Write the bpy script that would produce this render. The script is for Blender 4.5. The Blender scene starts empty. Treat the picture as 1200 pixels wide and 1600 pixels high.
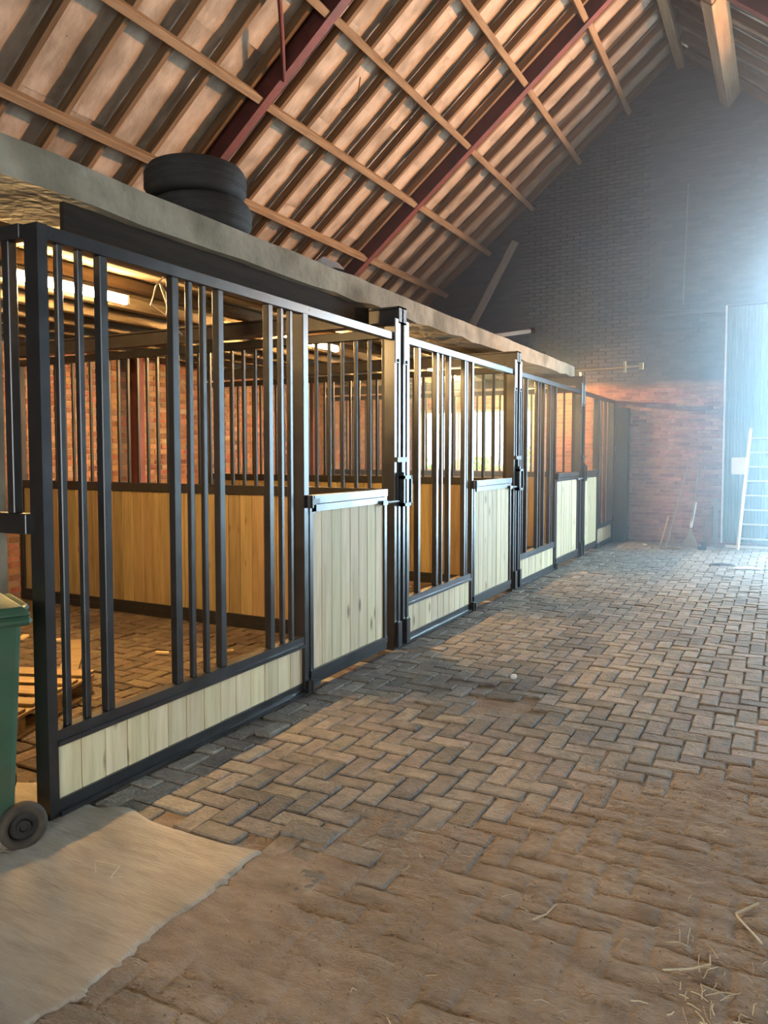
import bpy, bmesh, math, random
import numpy as np
from mathutils import Vector, Matrix, Euler

random.seed(7)
RNG = np.random.default_rng(7)
SC = bpy.context.scene
COL = SC.collection
R = math.radians

# ------------------------------------------------------------------ camera
CAM_H = 1.45
cam_d = bpy.data.cameras.new('camera')
cam_d.sensor_width = 36.0
cam_d.lens = 27.0
cam_d.shift_y = -29.1 / 1600
cam_d.clip_start = 0.02
cam = bpy.data.objects.new('camera', cam_d)
COL.objects.link(cam)
cam.location = (0, 0, CAM_H)
cam.rotation_euler = (R(87.0), 0, R(27.63))
SC.camera = cam

# ------------------------------------------------------------------ exposure
SC.view_settings.view_transform = 'Standard'
SC.view_settings.look = 'None'
SC.view_settings.exposure = 1.0
SC.view_settings.gamma = 1.0
SC.view_settings.use_curve_mapping = False
SC.cycles.max_bounces = 4
SC.cycles.diffuse_bounces = 3
SC.cycles.glossy_bounces = 2
SC.cycles.use_adaptive_sampling = True
SC.cycles.adaptive_threshold = 0.045
SC.cycles.volume_bounces = 0
SC.cycles.caustics_reflective = False
SC.cycles.caustics_refractive = False

# ------------------------------------------------------------------ sky and daylight
W = bpy.data.worlds.new('sky')
SC.world = W
W.use_nodes = True
wn = W.node_tree
bg = wn.nodes['Background']
bg.inputs['Color'].default_value = (0.80, 0.90, 1.0, 1)
bg.inputs['Strength'].default_value = 4.0

sun_d = bpy.data.lights.new('sun', 'SUN')
sun_d.energy = 9.0
sun_d.angle = R(2)
sun_d.color = (1, 0.93, 0.82)
sun = bpy.data.objects.new('sun', sun_d)
COL.objects.link(sun)
sun.rotation_euler = (R(38), 0, R(75))     # high, from the right-hand side: lights the yard, not the aisle


def area(name, loc, rot, sx, sy, power, color):
    d = bpy.data.lights.new(name, 'AREA')
    d.shape = 'RECTANGLE'
    d.size, d.size_y = sx, sy
    d.energy = power
    d.color = color
    o = bpy.data.objects.new(name, d)
    COL.objects.link(o)
    o.location = loc
    o.rotation_euler = rot
    return o


# daylight through the open gable door (right of the frame); added warm fill light at the end behind the camera
area('daylight_gable_door', (1.60, 13.12, 2.2), (R(-90), 0, 0), 3.1, 4.3, 840, (0.48, 0.78, 1.0))
area('fill_end_door', (1.2, -3.1, 1.7), (R(90), 0, 0), 3.4, 3.2, 60, (1.0, 0.88, 0.72))
WARM = (1.0, 0.63, 0.26)

# ------------------------------------------------------------------ materials
MATS = {}


def nd(nt, typ, **kw):
    n = nt.nodes.new(typ)
    for k, v in kw.items():
        setattr(n, k, v)
    return n


def M(name, cols, scale=6.0, stretch=(1, 1, 1), detail=4, rough=0.7, rough_var=0.1, bump=0.15, bscale=None,
      rand=0.12, hue=0.0, metallic=0.0, spec=0.4, world=False, dark=None, zmix=None, spots=None, dust=None):
    """Procedural surface: a colour ramp over stretched noise, per-piece random value, bump, optional dark blotches."""
    m = bpy.data.materials.new(name)
    m.use_nodes = True
    nt = m.node_tree
    L = nt.links.new
    b = nt.nodes['Principled BSDF']
    tc = nd(nt, 'ShaderNodeTexCoord')
    geo = nd(nt, 'ShaderNodeNewGeometry')
    oi = nd(nt, 'ShaderNodeObjectInfo')
    rsum = nd(nt, 'ShaderNodeMath', operation='ADD')
    L(oi.outputs['Random'], rsum.inputs[0]); L(geo.outputs['Random Per Island'], rsum.inputs[1])
    rfr = nd(nt, 'ShaderNodeMath', operation='FRACT')
    L(rsum.outputs[0], rfr.inputs[0])
    off = nd(nt, 'ShaderNodeVectorMath', operation='ADD')
    L(geo.outputs['Position'] if world else tc.outputs['Object'], off.inputs[0])
    if not world:
        sc9 = nd(nt, 'ShaderNodeMath', operation='MULTIPLY')
        L(rfr.outputs[0], sc9.inputs[0]); sc9.inputs[1].default_value = 37.0
        L(sc9.outputs[0], off.inputs[1])
    mp = nd(nt, 'ShaderNodeMapping')
    mp.inputs['Scale'].default_value = stretch
    L(off.outputs[0], mp.inputs['Vector'])
    no = nd(nt, 'ShaderNodeTexNoise')
    no.inputs['Scale'].default_value = scale
    no.inputs['Detail'].default_value = detail
    no.inputs['Roughness'].default_value = 0.62
    L(mp.outputs[0], no.inputs['Vector'])
    cr = nd(nt, 'ShaderNodeValToRGB')
    els = cr.color_ramp.elements
    n = len(cols)
    els[0].position, els[1].position = 0.28, 0.72
    els[0].color = (*cols[0], 1); els[1].color = (*cols[-1], 1)
    for i, c in enumerate(cols[1:-1]):
        e = els.new(0.28 + 0.44 * (i + 1) / (n - 1)); e.color = (*c, 1)
    L(no.outputs['Fac'], cr.inputs['Fac'])
    col = cr.outputs['Color']
    if dark:                      # large blotches of another colour: (colour, scale, amount)
        n2 = nd(nt, 'ShaderNodeTexNoise'); n2.inputs['Scale'].default_value = dark[1]; n2.inputs['Detail'].default_value = 2
        L(off.outputs[0], n2.inputs['Vector'])
        mr = nd(nt, 'ShaderNodeMapRange'); mr.inputs['From Min'].default_value = 0.48; mr.inputs['From Max'].default_value = 0.66
        mr.inputs['To Max'].default_value = dark[2]
        L(n2.outputs['Fac'], mr.inputs['Value'])
        mx = nd(nt, 'ShaderNodeMix', data_type='RGBA')
        L(mr.outputs[0], mx.inputs['Factor']); L(col, mx.inputs['A']); mx.inputs['B'].default_value = (*dark[0], 1)
        col = mx.outputs['Result']
    if spots:                     # knots / pits: (colour, scale, size)
        vo = nd(nt, 'ShaderNodeTexVoronoi'); vo.inputs['Scale'].default_value = spots[1]
        mp2 = nd(nt, 'ShaderNodeMapping'); mp2.inputs['Scale'].default_value = spots[3]
        L(off.outputs[0], mp2.inputs['Vector']); L(mp2.outputs[0], vo.inputs['Vector'])
        mr = nd(nt, 'ShaderNodeMapRange'); mr.inputs['From Min'].default_value = spots[2]; mr.inputs['From Max'].default_value = spots[2] * 0.35
        L(vo.outputs['Distance'], mr.inputs['Value'])
        mx = nd(nt, 'ShaderNodeMix', data_type='RGBA')
        L(mr.outputs[0], mx.inputs['Factor']); L(col, mx.inputs['A']); mx.inputs['B'].default_value = (*spots[0], 1)
        col = mx.outputs['Result']
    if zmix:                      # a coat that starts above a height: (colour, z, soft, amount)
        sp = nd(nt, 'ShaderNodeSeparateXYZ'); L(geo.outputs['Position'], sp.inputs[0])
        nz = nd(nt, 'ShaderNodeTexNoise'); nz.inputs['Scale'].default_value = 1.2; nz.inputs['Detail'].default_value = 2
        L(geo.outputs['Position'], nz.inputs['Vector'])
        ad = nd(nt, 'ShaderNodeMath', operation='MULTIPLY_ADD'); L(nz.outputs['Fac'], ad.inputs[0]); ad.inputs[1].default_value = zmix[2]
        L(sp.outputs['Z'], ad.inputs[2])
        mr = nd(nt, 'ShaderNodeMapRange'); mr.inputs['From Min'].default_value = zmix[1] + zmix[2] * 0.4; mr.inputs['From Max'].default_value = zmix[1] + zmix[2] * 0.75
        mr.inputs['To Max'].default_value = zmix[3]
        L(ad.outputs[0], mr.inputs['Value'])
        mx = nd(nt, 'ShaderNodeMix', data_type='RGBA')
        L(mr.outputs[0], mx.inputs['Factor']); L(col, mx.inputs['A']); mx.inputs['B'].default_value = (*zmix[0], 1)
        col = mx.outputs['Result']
    if dust:                      # blown sand lying thicker towards the foreground soil
        nz = nd(nt, 'ShaderNodeTexNoise'); nz.inputs['Scale'].default_value = 2.6; nz.inputs['Detail'].default_value = 4
        L(geo.outputs['Position'], nz.inputs['Vector'])
        dt = nd(nt, 'ShaderNodeVectorMath', operation='DOT_PRODUCT'); L(geo.outputs['Position'], dt.inputs[0]); dt.inputs[1].default_value = (0.52, -0.297, 0)
        ad = nd(nt, 'ShaderNodeMath', operation='MULTIPLY_ADD'); L(nz.outputs['Fac'], ad.inputs[0]); ad.inputs[1].default_value = 0.9; L(dt.outputs['Value'], ad.inputs[2])
        mr = nd(nt, 'ShaderNodeMapRange'); mr.inputs['From Min'].default_value = -1.05; mr.inputs['From Max'].default_value = -0.25; mr.inputs['To Max'].default_value = dust[1]
        L(ad.outputs[0], mr.inputs['Value'])
        mx = nd(nt, 'ShaderNodeMix', data_type='RGBA')
        L(mr.outputs[0], mx.inputs['Factor']); L(col, mx.inputs['A']); mx.inputs['B'].default_value = (*dust[0], 1)
        col = mx.outputs['Result']
    hs = nd(nt, 'ShaderNodeHueSaturation')
    mv = nd(nt, 'ShaderNodeMapRange'); mv.inputs['To Min'].default_value = 1 - rand; mv.inputs['To Max'].default_value = 1 + rand
    L(rfr.outputs[0], mv.inputs['Value']); L(mv.outputs[0], hs.inputs['Value'])
    if hue:
        r2 = nd(nt, 'ShaderNodeMath', operation='MULTIPLY'); L(rfr.outputs[0], r2.inputs[0]); r2.inputs[1].default_value = 7.31
        r3 = nd(nt, 'ShaderNodeMath', operation='FRACT'); L(r2.outputs[0], r3.inputs[0])
        mh = nd(nt, 'ShaderNodeMapRange'); mh.inputs['To Min'].default_value = 0.5 - hue; mh.inputs['To Max'].default_value = 0.5 + hue
        L(r3.outputs[0], mh.inputs['Value']); L(mh.outputs[0], hs.inputs['Hue'])
    L(col, hs.inputs['Color'])
    L(hs.outputs[0], b.inputs['Base Color'])
    mrr = nd(nt, 'ShaderNodeMapRange'); mrr.inputs['To Min'].default_value = max(0.02, rough - rough_var); mrr.inputs['To Max'].default_value = min(1, rough + rough_var)
    L(no.outputs['Fac'], mrr.inputs['Value']); L(mrr.outputs[0], b.inputs['Roughness'])
    b.inputs['Metallic'].default_value = metallic
    b.inputs['Specular IOR Level'].default_value = spec
    if bump > 0.06:
        h = no.outputs['Fac']
        if bscale:
            nb = nd(nt, 'ShaderNodeTexNoise'); nb.inputs['Scale'].default_value = bscale; nb.inputs['Detail'].default_value = 3
            L(mp.outputs[0], nb.inputs['Vector']); h = nb.outputs['Fac']
        bp = nd(nt, 'ShaderNodeBump'); bp.inputs['Strength'].default_value = bump; bp.inputs['Distance'].default_value = 0.02
        L(h, bp.inputs['Height']); L(bp.outputs[0], b.inputs['Normal'])
    MATS[name] = m
    return m


M('steel_paint', [(0.014, 0.014, 0.015), (0.028, 0.028, 0.029)], 9, rough=0.32, rough_var=0.1, bump=0.03, rand=0.1, spec=0.8, metallic=0.15)
M('partition_paint', [(0.012, 0.011, 0.010), (0.024, 0.022, 0.020)], 9, rough=0.5, rough_var=0.1, bump=0.03, rand=0.1, spec=0.3)
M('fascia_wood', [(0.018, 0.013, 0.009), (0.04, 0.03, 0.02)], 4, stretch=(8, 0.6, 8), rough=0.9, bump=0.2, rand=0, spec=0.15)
M('fitting_black', [(0.012, 0.012, 0.012), (0.03, 0.03, 0.03)], 20, rough=0.42, bump=0.05, spec=0.5)
M('galvanised', [(0.16, 0.165, 0.17), (0.25, 0.25, 0.25)], 20, rough=0.5, metallic=0.6, bump=0.03)
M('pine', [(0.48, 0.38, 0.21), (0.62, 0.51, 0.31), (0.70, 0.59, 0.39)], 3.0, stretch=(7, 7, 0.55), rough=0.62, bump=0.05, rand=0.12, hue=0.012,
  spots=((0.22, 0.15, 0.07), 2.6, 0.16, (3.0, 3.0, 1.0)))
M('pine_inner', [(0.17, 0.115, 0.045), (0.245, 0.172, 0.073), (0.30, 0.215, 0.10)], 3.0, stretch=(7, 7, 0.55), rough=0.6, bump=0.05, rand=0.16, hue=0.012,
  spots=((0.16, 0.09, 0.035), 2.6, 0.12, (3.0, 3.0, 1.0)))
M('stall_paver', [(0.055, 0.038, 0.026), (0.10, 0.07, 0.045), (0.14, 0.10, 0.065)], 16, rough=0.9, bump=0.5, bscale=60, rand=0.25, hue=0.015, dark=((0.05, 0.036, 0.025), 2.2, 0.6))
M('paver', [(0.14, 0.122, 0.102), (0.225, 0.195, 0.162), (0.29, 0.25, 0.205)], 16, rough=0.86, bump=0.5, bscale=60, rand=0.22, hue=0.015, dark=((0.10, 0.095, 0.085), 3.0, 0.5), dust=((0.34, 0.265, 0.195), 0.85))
M('soil', [(0.23, 0.175, 0.128), (0.34, 0.262, 0.195), (0.43, 0.34, 0.258)], 5, stretch=(1.0, 2.4, 1), rough=0.95, bump=1.0, bscale=75, rand=0, spec=0.15, world=True, dark=((0.22, 0.168, 0.122), 1.3, 0.6))
M('soil_grit', [(0.10, 0.08, 0.055), (0.30, 0.25, 0.18)], 9, rough=0.95, bump=0, rand=0.5, spec=0.1)
M('slab_concrete', [(0.30, 0.26, 0.205), (0.40, 0.345, 0.275), (0.46, 0.40, 0.32)], 4, stretch=(1, 5, 1), rough=0.92, bump=0.4, bscale=22, rand=0, spec=0.2, world=True, dark=((0.22, 0.185, 0.145), 1.6, 0.6))
M('beam_concrete', [(0.19, 0.165, 0.12), (0.28, 0.245, 0.18), (0.34, 0.30, 0.225)], 5, rough=0.9, bump=0.5, bscale=18, rand=0.03, spec=0.2, dark=((0.13, 0.11, 0.075), 2.2, 0.75))
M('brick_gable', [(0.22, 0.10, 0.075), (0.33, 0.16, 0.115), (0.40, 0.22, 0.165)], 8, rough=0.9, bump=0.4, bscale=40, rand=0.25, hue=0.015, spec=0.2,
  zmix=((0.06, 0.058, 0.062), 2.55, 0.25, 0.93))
M('brick_wall', [(0.20, 0.078, 0.042), (0.30, 0.135, 0.075), (0.36, 0.21, 0.125)], 7, rough=0.9, bump=0.4, bscale=40, rand=0.28, hue=0.02, spec=0.2, dark=((0.32, 0.25, 0.18), 2.0, 0.6))
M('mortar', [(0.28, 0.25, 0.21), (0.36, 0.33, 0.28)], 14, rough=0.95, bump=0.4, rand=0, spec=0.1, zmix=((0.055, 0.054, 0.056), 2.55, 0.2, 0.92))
M('mortar_warm', [(0.22, 0.17, 0.12), (0.30, 0.24, 0.18)], 14, rough=0.95, bump=0.4, rand=0, spec=0.1)
M('plaster_dark', [(0.10, 0.095, 0.09), (0.16, 0.15, 0.14)], 3, rough=0.95, bump=0.2, rand=0)
M('felt', [(0.31, 0.245, 0.175), (0.44, 0.35, 0.26), (0.52, 0.42, 0.32)], 3.2, stretch=(1, 1.8, 1), rough=0.85, bump=0.7, bscale=7.0, rand=0.07, spec=0.25, dark=((0.22, 0.17, 0.12), 2.3, 0.7),
  spots=((0.10, 0.075, 0.05), 7, 0.06, (1, 1, 1)))
M('rafter_wood', [(0.10, 0.058, 0.03), (0.17, 0.105, 0.055), (0.23, 0.145, 0.08)], 3, stretch=(0.6, 8, 8), rough=0.85, bump=0.3, rand=0.15, spec=0.2)
M('purlin_wood', [(0.17, 0.105, 0.055), (0.26, 0.17, 0.095), (0.33, 0.225, 0.13)], 3, stretch=(8, 0.6, 8), rough=0.8, bump=0.3, rand=0.12, spec=0.2)
M('joist_wood', [(0.10, 0.07, 0.04), (0.17, 0.125, 0.075), (0.22, 0.165, 0.10)], 3, stretch=(8, 0.6, 8), rough=0.85, bump=0.3, rand=0.15, spec=0.2)
M('red_steel', [(0.13, 0.035, 0.028), (0.2, 0.06, 0.045)], 12, rough=0.6, bump=0.1, rand=0.05, dark=((0.08, 0.035, 0.025), 3, 0.7))
M('dark_steel', [(0.035, 0.03, 0.026), (0.06, 0.052, 0.045)], 8, rough=0.5, bump=0.08, rand=0.05)
M('rubber', [(0.018, 0.017, 0.016), (0.04, 0.037, 0.033)], 14, rough=0.8, bump=0.15, rand=0.1)
M('wheel_rubber', [(0.035, 0.03, 0.025), (0.085, 0.07, 0.05)], 14, rough=0.85, bump=0.2, rand=0.0)
M('bin_green', [(0.028, 0.075, 0.045), (0.05, 0.115, 0.07)], 5, rough=0.5, bump=0.05, rand=0.0, dark=((0.10, 0.11, 0.07), 3, 0.4))
M('pallet_wood', [(0.20, 0.13, 0.06), (0.29, 0.20, 0.10), (0.36, 0.26, 0.14)], 4, stretch=(0.7, 8, 8), rough=0.85, bump=0.25, rand=0.18)
M('scrap_wood', [(0.5, 0.36, 0.18), (0.65, 0.5, 0.28)], 5, rough=0.8, bump=0.2, rand=0.15)
M('aluminium', [(0.60, 0.60, 0.58), (0.72, 0.72, 0.70)], 12, rough=0.45, bump=0.03, metallic=0.5, rand=0.03)
M('door_sheet', [(0.10, 0.155, 0.145), (0.15, 0.21, 0.20)], 3, rough=0.6, bump=0.05, rand=0.05)
M('paper', [(0.70, 0.66, 0.66), (0.80, 0.76, 0.76)], 4, rough=0.8, bump=0.05, rand=0)
M('white_paint', [(0.7, 0.7, 0.68), (0.85, 0.85, 0.82)], 6, rough=0.6, bump=0.05, rand=0.03)
M('grey_wood', [(0.22, 0.21, 0.19), (0.33, 0.31, 0.28)], 3, stretch=(8, 8, 0.7), rough=0.85, bump=0.2, rand=0.1)
M('bristle', [(0.30, 0.27, 0.22), (0.42, 0.38, 0.30)], 20, rough=0.9, bump=0.3, rand=0.1)
M('straw', [(0.40, 0.33, 0.21), (0.62, 0.54, 0.38)], 9, rough=0.7, bump=0.05, rand=0.2)
M('wool_white', [(0.74, 0.72, 0.68), (0.85, 0.83, 0.8)], 9, rough=0.9, bump=0.3, rand=0.05)
M('plastic_film', [(0.45, 0.47, 0.5), (0.62, 0.65, 0.68)], 5, rough=0.35, bump=0.2, rand=0.1)
M('cable', [(0.35, 0.28, 0.18), (0.5, 0.42, 0.3)], 9, rough=0.7, bump=0.1, rand=0.1)
M('cobweb', [(0.05, 0.038, 0.025), (0.09, 0.07, 0.05)], 9, rough=1, bump=0.0, rand=0.1)
M('leaf', [(0.20, 0.34, 0.05), (0.36, 0.54, 0.12), (0.5, 0.66, 0.2)], 3, rough=0.6, bump=0, rand=0.3, hue=0.03)
M('yard', [(0.34, 0.22, 0.15), (0.45, 0.31, 0.22)], 1.0, rough=0.95, bump=0.1, rand=0, world=True)
M('window_frame', [(0.55, 0.52, 0.46), (0.66, 0.63, 0.57)], 8, rough=0.6, bump=0.05, rand=0)


def emission(name, color, strength):
    m = bpy.data.materials.new(name); m.use_nodes = True
    nt = m.node_tree; nt.nodes.clear()
    e = nd(nt, 'ShaderNodeEmission'); e.inputs[0].default_value = (*color, 1); e.inputs[1].default_value = strength
    o = nd(nt, 'ShaderNodeOutputMaterial'); nt.links.new(e.outputs[0], o.inputs[0])
    MATS[name] = m


emission('tube_glow', WARM, 470.0)


def glass_mat():
    m = bpy.data.materials.new('pane_glass'); m.use_nodes = True
    nt = m.node_tree; nt.nodes.clear()
    t = nd(nt, 'ShaderNodeBsdfTransparent'); t.inputs[0].default_value = (0.93, 0.95, 0.94, 1)
    g = nd(nt, 'ShaderNodeBsdfGlossy'); g.inputs['Roughness'].default_value = 0.06
    f = nd(nt, 'ShaderNodeFresnel'); f.inputs[0].default_value = 1.45
    mx = nd(nt, 'ShaderNodeMixShader'); o = nd(nt, 'ShaderNodeOutputMaterial')
    nt.links.new(f.outputs[0], mx.inputs[0]); nt.links.new(t.outputs[0], mx.inputs[1]); nt.links.new(g.outputs[0], mx.inputs[2])
    nt.links.new(mx.outputs[0], o.inputs[0])
    MATS['pane_glass'] = m


glass_mat()

# ------------------------------------------------------------------ helpers
_CACHE = {}


def mesh_from(name, verts, faces, mat, smooth=False):
    me = bpy.data.meshes.new(name)
    me.from_pydata([tuple(v) for v in verts], [], [tuple(f) for f in faces])
    if mat:
        me.materials.append(MATS[mat])
    if smooth:
        me.polygons.foreach_set('use_smooth', [True] * len(me.polygons))
    me.update()
    return me


BOXF = [(0, 3, 2, 1), (4, 5, 6, 7), (0, 1, 5, 4), (1, 2, 6, 5), (2, 3, 7, 6), (3, 0, 4, 7)]


def box_mesh(sx, sy, sz, mat, bev=0.0):
    key = (round(sx, 4), round(sy, 4), round(sz, 4), mat, bev)
    if key in _CACHE:
        return _CACHE[key]
    a, b, c = sx / 2, sy / 2, sz / 2
    V = [(-a, -b, -c), (a, -b, -c), (a, b, -c), (-a, b, -c), (-a, -b, c), (a, -b, c), (a, b, c), (-a, b, c)]
    me = mesh_from('box', V, BOXF, mat)
    if bev:
        bm = bmesh.new(); bm.from_mesh(me)
        bmesh.ops.bevel(bm, geom=bm.edges[:], offset=min(bev, min(a, b, c) * 0.8), segments=1, affect='EDGES', profile=0.5)
        bm.to_mesh(me); bm.free()
    _CACHE[key] = me
    return me


def wpos(o):
    p = Vector((0, 0, 0))
    while o is not None:
        p += o.location
        o = o.parent
    return p


def put(name, me, parent=None, loc=(0, 0, 0), rot=(0, 0, 0), local=False, scale=None):
    o = bpy.data.objects.new(name, me)
    COL.objects.link(o)
    if parent is not None:
        o.parent = parent
        o.location = Vector(loc) if local else Vector(loc) - wpos(parent)
    else:
        o.location = loc
    o.rotation_euler = rot
    if scale:
        o.scale = scale
    return o


def tag(o, label=None, cat=None, group=None, kind=None):
    if label: o['label'] = label
    if cat: o['category'] = cat
    if group: o['group'] = group
    if kind: o['kind'] = kind
    return o


def thing(name, label, cat, loc=(0, 0, 0), rotz=0.0, group=None, kind=None):
    o = bpy.data.objects.new(name, None)
    o.empty_display_size = 0.1
    COL.objects.link(o)
    o.location = loc
    o.rotation_euler = (0, 0, rotz)
    return tag(o, label, cat, group, kind)


def bx(name, x, y, z, mat, parent=None, bev=0.003, local=False):
    me = box_mesh(x[1] - x[0], y[1] - y[0], z[1] - z[0], mat, bev)
    return put(name, me, parent, ((x[0] + x[1]) / 2, (y[0] + y[1]) / 2, (z[0] + z[1]) / 2), local=local)


class MB:
    """collects shapes into one mesh"""
    def __init__(s): s.v = []; s.f = []
    def box(s, x, y, z, mtx=None):
        n = len(s.v)
        V = [(x[0], y[0], z[0]), (x[1], y[0], z[0]), (x[1], y[1], z[0]), (x[0], y[1], z[0]), (x[0], y[0], z[1]), (x[1], y[0], z[1]), (x[1], y[1], z[1]), (x[0], y[1], z[1])]
        if mtx is not None: V = [tuple(mtx @ Vector(p)) for p in V]
        s.v += V
        s.f += [tuple(i + n for i in f) for f in BOXF]
        return s
    def prism(s, poly, axis, a, b):
        """extrude a 2D polygon along axis ('x','y','z') from a to b"""
        n = len(s.v); k = len(poly)
        for t in (a, b):
            for p, q in poly:
                s.v.append({'x': (t, p, q), 'y': (p, t, q), 'z': (p, q, t)}[axis])
        s.f.append(tuple(n + i for i in range(k))[::-1]); s.f.append(tuple(n + k + i for i in range(k)))
        for i in range(k):
            j = (i + 1) % k
            s.f.append((n + i, n + j, n + k + j, n + k + i))
        return s
    def tube(s, pts, r, seg=8, r2=None):
        pts = [Vector(p) for p in pts]; n = len(s.v); m = len(pts)
        up = Vector((0, 0, 1))
        for i, p in enumerate(pts):
            d = (pts[min(i + 1, m - 1)] - pts[max(i - 1, 0)]).normalized()
            u = up if abs(d.dot(up)) < 0.9 else Vector((1, 0, 0))
            a = d.cross(u).normalized(); b = d.cross(a).normalized()
            rr = r if r2 is None else r + (r2 - r) * i / (m - 1)
            for k in range(seg):
                t = 2 * math.pi * k / seg
                s.v.append(tuple(p + a * (rr * math.cos(t)) + b * (rr * math.sin(t))))
        for i in range(m - 1):
            for k in range(seg):
                k2 = (k + 1) % seg
                s.f.append((n + i * seg + k, n + i * seg + k2, n + (i + 1) * seg + k2, n + (i + 1) * seg + k))
        s.f.append(tuple(n + k for k in range(seg))); s.f.append(tuple(n + (m - 1) * seg + k for k in range(seg))[::-1])
        return s
    def lathe(s, prof, seg=32, mtx=None, closed=False):
        """revolve (radius, height) profile about z"""
        n = len(s.v); m = len(prof)
        for k in range(seg):
            t = 2 * math.pi * k / seg
            for r_, h in prof:
                p = Vector((r_ * math.cos(t), r_ * math.sin(t), h))
                s.v.append(tuple(mtx @ p) if mtx is not None else tuple(p))
        rows = m if closed else m - 1
        for k in range(seg):
            k2 = (k + 1) % seg
            for i in range(rows):
                j = (i + 1) % m
                s.f.append((n + k * m + i, n + k2 * m + i, n + k2 * m + j, n + k * m + j))
        return s
    def mesh(s, name, mat, smooth=False): return mesh_from(name, s.v, s.f, mat, smooth)
    def put(s, name, mat, parent=None, loc=(0, 0, 0), rot=(0, 0, 0), local=False, smooth=False):
        return put(name, s.mesh(name, mat, smooth), parent, loc, rot, local)


def vnoise(x, y, seed=0):
    """smooth value noise on arrays"""
    xi, yi = np.floor(x).astype(int), np.floor(y).astype(int)
    fx, fy = x - xi, y - yi
    fx = fx * fx * (3 - 2 * fx); fy = fy * fy * (3 - 2 * fy)
    def h(a, b):
        t = np.sin(a * 127.1 + b * 311.7 + seed * 74.7) * 43758.5453
        return t - np.floor(t)
    return (h(xi, yi) * (1 - fx) + h(xi + 1, yi) * fx) * (1 - fy) + (h(xi, yi + 1) * (1 - fx) + h(xi + 1, yi + 1) * fx) * fy


def sstep(a, b, x):
    t = np.clip((x - a) / (b - a), 0, 1)
    return t * t * (3 - 2 * t)


# ------------------------------------------------------------------ the place: main dimensions
XL, XR = -6.75, 3.53          # side walls (inner faces)
YB, YN = 13.05, -3.2          # far gable, near end
XF = -2.52                    # face of the stall fronts
RX, RZ, TAN = -1.61, 7.54, 0.82   # ridge and roof pitch (centre plane of the purlins)
TH = math.atan(TAN)
UX, UZ = math.cos(TH), math.sin(TH)


def roof_z(x): return RZ - TAN * abs(x - RX)


def on_roof(side, x, perp=0.0):
    """point at horizontal x on the purlin plane, moved outwards by perp"""
    s = -1 if side == 'L' else 1
    return Vector((x + s * UZ * perp, 0, roof_z(x) + UX * perp))


# ================================================================== FLOOR
U = 0.105


def joint_distance(x, y):
    """distance to the nearest joint of the herringbone"""
    gi, gj = np.floor(x / U), np.floor(y / U)
    fx, fy = x / U - gi, y / U - gj
    k = np.mod(gi - gj, 4)
    left = np.where(k == 1, 9, fx); right = np.where(k == 0, 9, 1 - fx)
    bot = np.where(k == 2, 9, fy); top = np.where(k == 3, 9, 1 - fy)
    return np.minimum(np.minimum(left, right), np.minimum(bot, top)) * U


def soil_cover(x, y):
    d = ((2.48 + 1.75 * (x + 1.46)) - y) / 2.02 + (vnoise(x * 2.3, y * 2.3, 11) - .5) * .5
    return sstep(-0.45, 0.75, d) * np.where(y < SLAB_Y + .1, 1.0, sstep(-1.95, -1.5, x))


def soil_height(x, y):
    c = soil_cover(x, y)
    base = -0.016 + 0.0205 * c
    n = (vnoise(x * 3.1, y * 3.1, 1) - 0.5) * 0.005 + (vnoise(x * 9, y * 14, 2) - 0.5) * 0.006 + (vnoise(x * 26, y * 40, 3) - 0.5) * 0.004 + (vnoise(x * 55, y * 70, 4) - 0.5) * 0.0055
    gr = np.exp(-(joint_distance(x, y) / 0.0105) ** 2) * (0.25 + 0.75 * sstep(.3, .65, vnoise(x * 4, y * 4, 12)))
    return base + n * (0.3 + 0.75 * c) - 0.014 * gr * c * (1.1 - .45 * sstep(.7, 1, c))


SLAB_X, SLAB_Y = -1.615, 2.27


def grid_mesh(name, x0, x1, y0, y1, nx, ny, fn, mat):
    xs = np.linspace(x0, x1, nx); ys = np.linspace(y0, y1, ny)
    X, Y = np.meshgrid(xs, ys)
    Z = fn(X, Y)
    co = np.stack([X, Y, Z], -1).reshape(-1, 3)
    idx = np.arange(nx * ny).reshape(ny, nx)
    f = np.stack([idx[:-1, :-1], idx[:-1, 1:], idx[1:, 1:], idx[1:, :-1]], -1).reshape(-1, 4)
    me = bpy.data.meshes.new(name)
    me.vertices.add(len(co)); me.vertices.foreach_set('co', co.ravel())
    me.loops.add(f.size); me.loops.foreach_set('vertex_index', f.ravel())
    me.polygons.add(len(f)); me.polygons.foreach_set('loop_start', np.arange(0, f.size, 4)); me.polygons.foreach_set('loop_total', np.full(len(f), 4))
    me.materials.append(MATS[mat])
    me.polygons.foreach_set('use_smooth', np.ones(len(f), bool))
    me.update(calc_edges=True)
    return me


floor = put('floor', grid_mesh('floor', -1.75, 0.75, 1.1, 5.6, 357, 643, soil_height, 'soil'))
tag(floor, 'brown soil and sand between and over the paving bricks of the aisle', 'floor', kind='structure')
put('soil_bed', grid_mesh('soil_bed', -2.7, 3.5, -3.0, 13.0, 160, 400, lambda X, Y: soil_height(X, Y) - 0.03 * ((X > -1.73) & (X < .73) & (Y > 1.12) & (Y < 5.58)), 'soil'), floor)
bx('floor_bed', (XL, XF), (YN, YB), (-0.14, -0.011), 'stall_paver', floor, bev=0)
bx('floor_bed', (XF, XR), (YN, YB), (-0.14, -0.04), 'soil', floor, bev=0)

# pavers, axis-aligned herringbone
PT = 0.06


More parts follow.
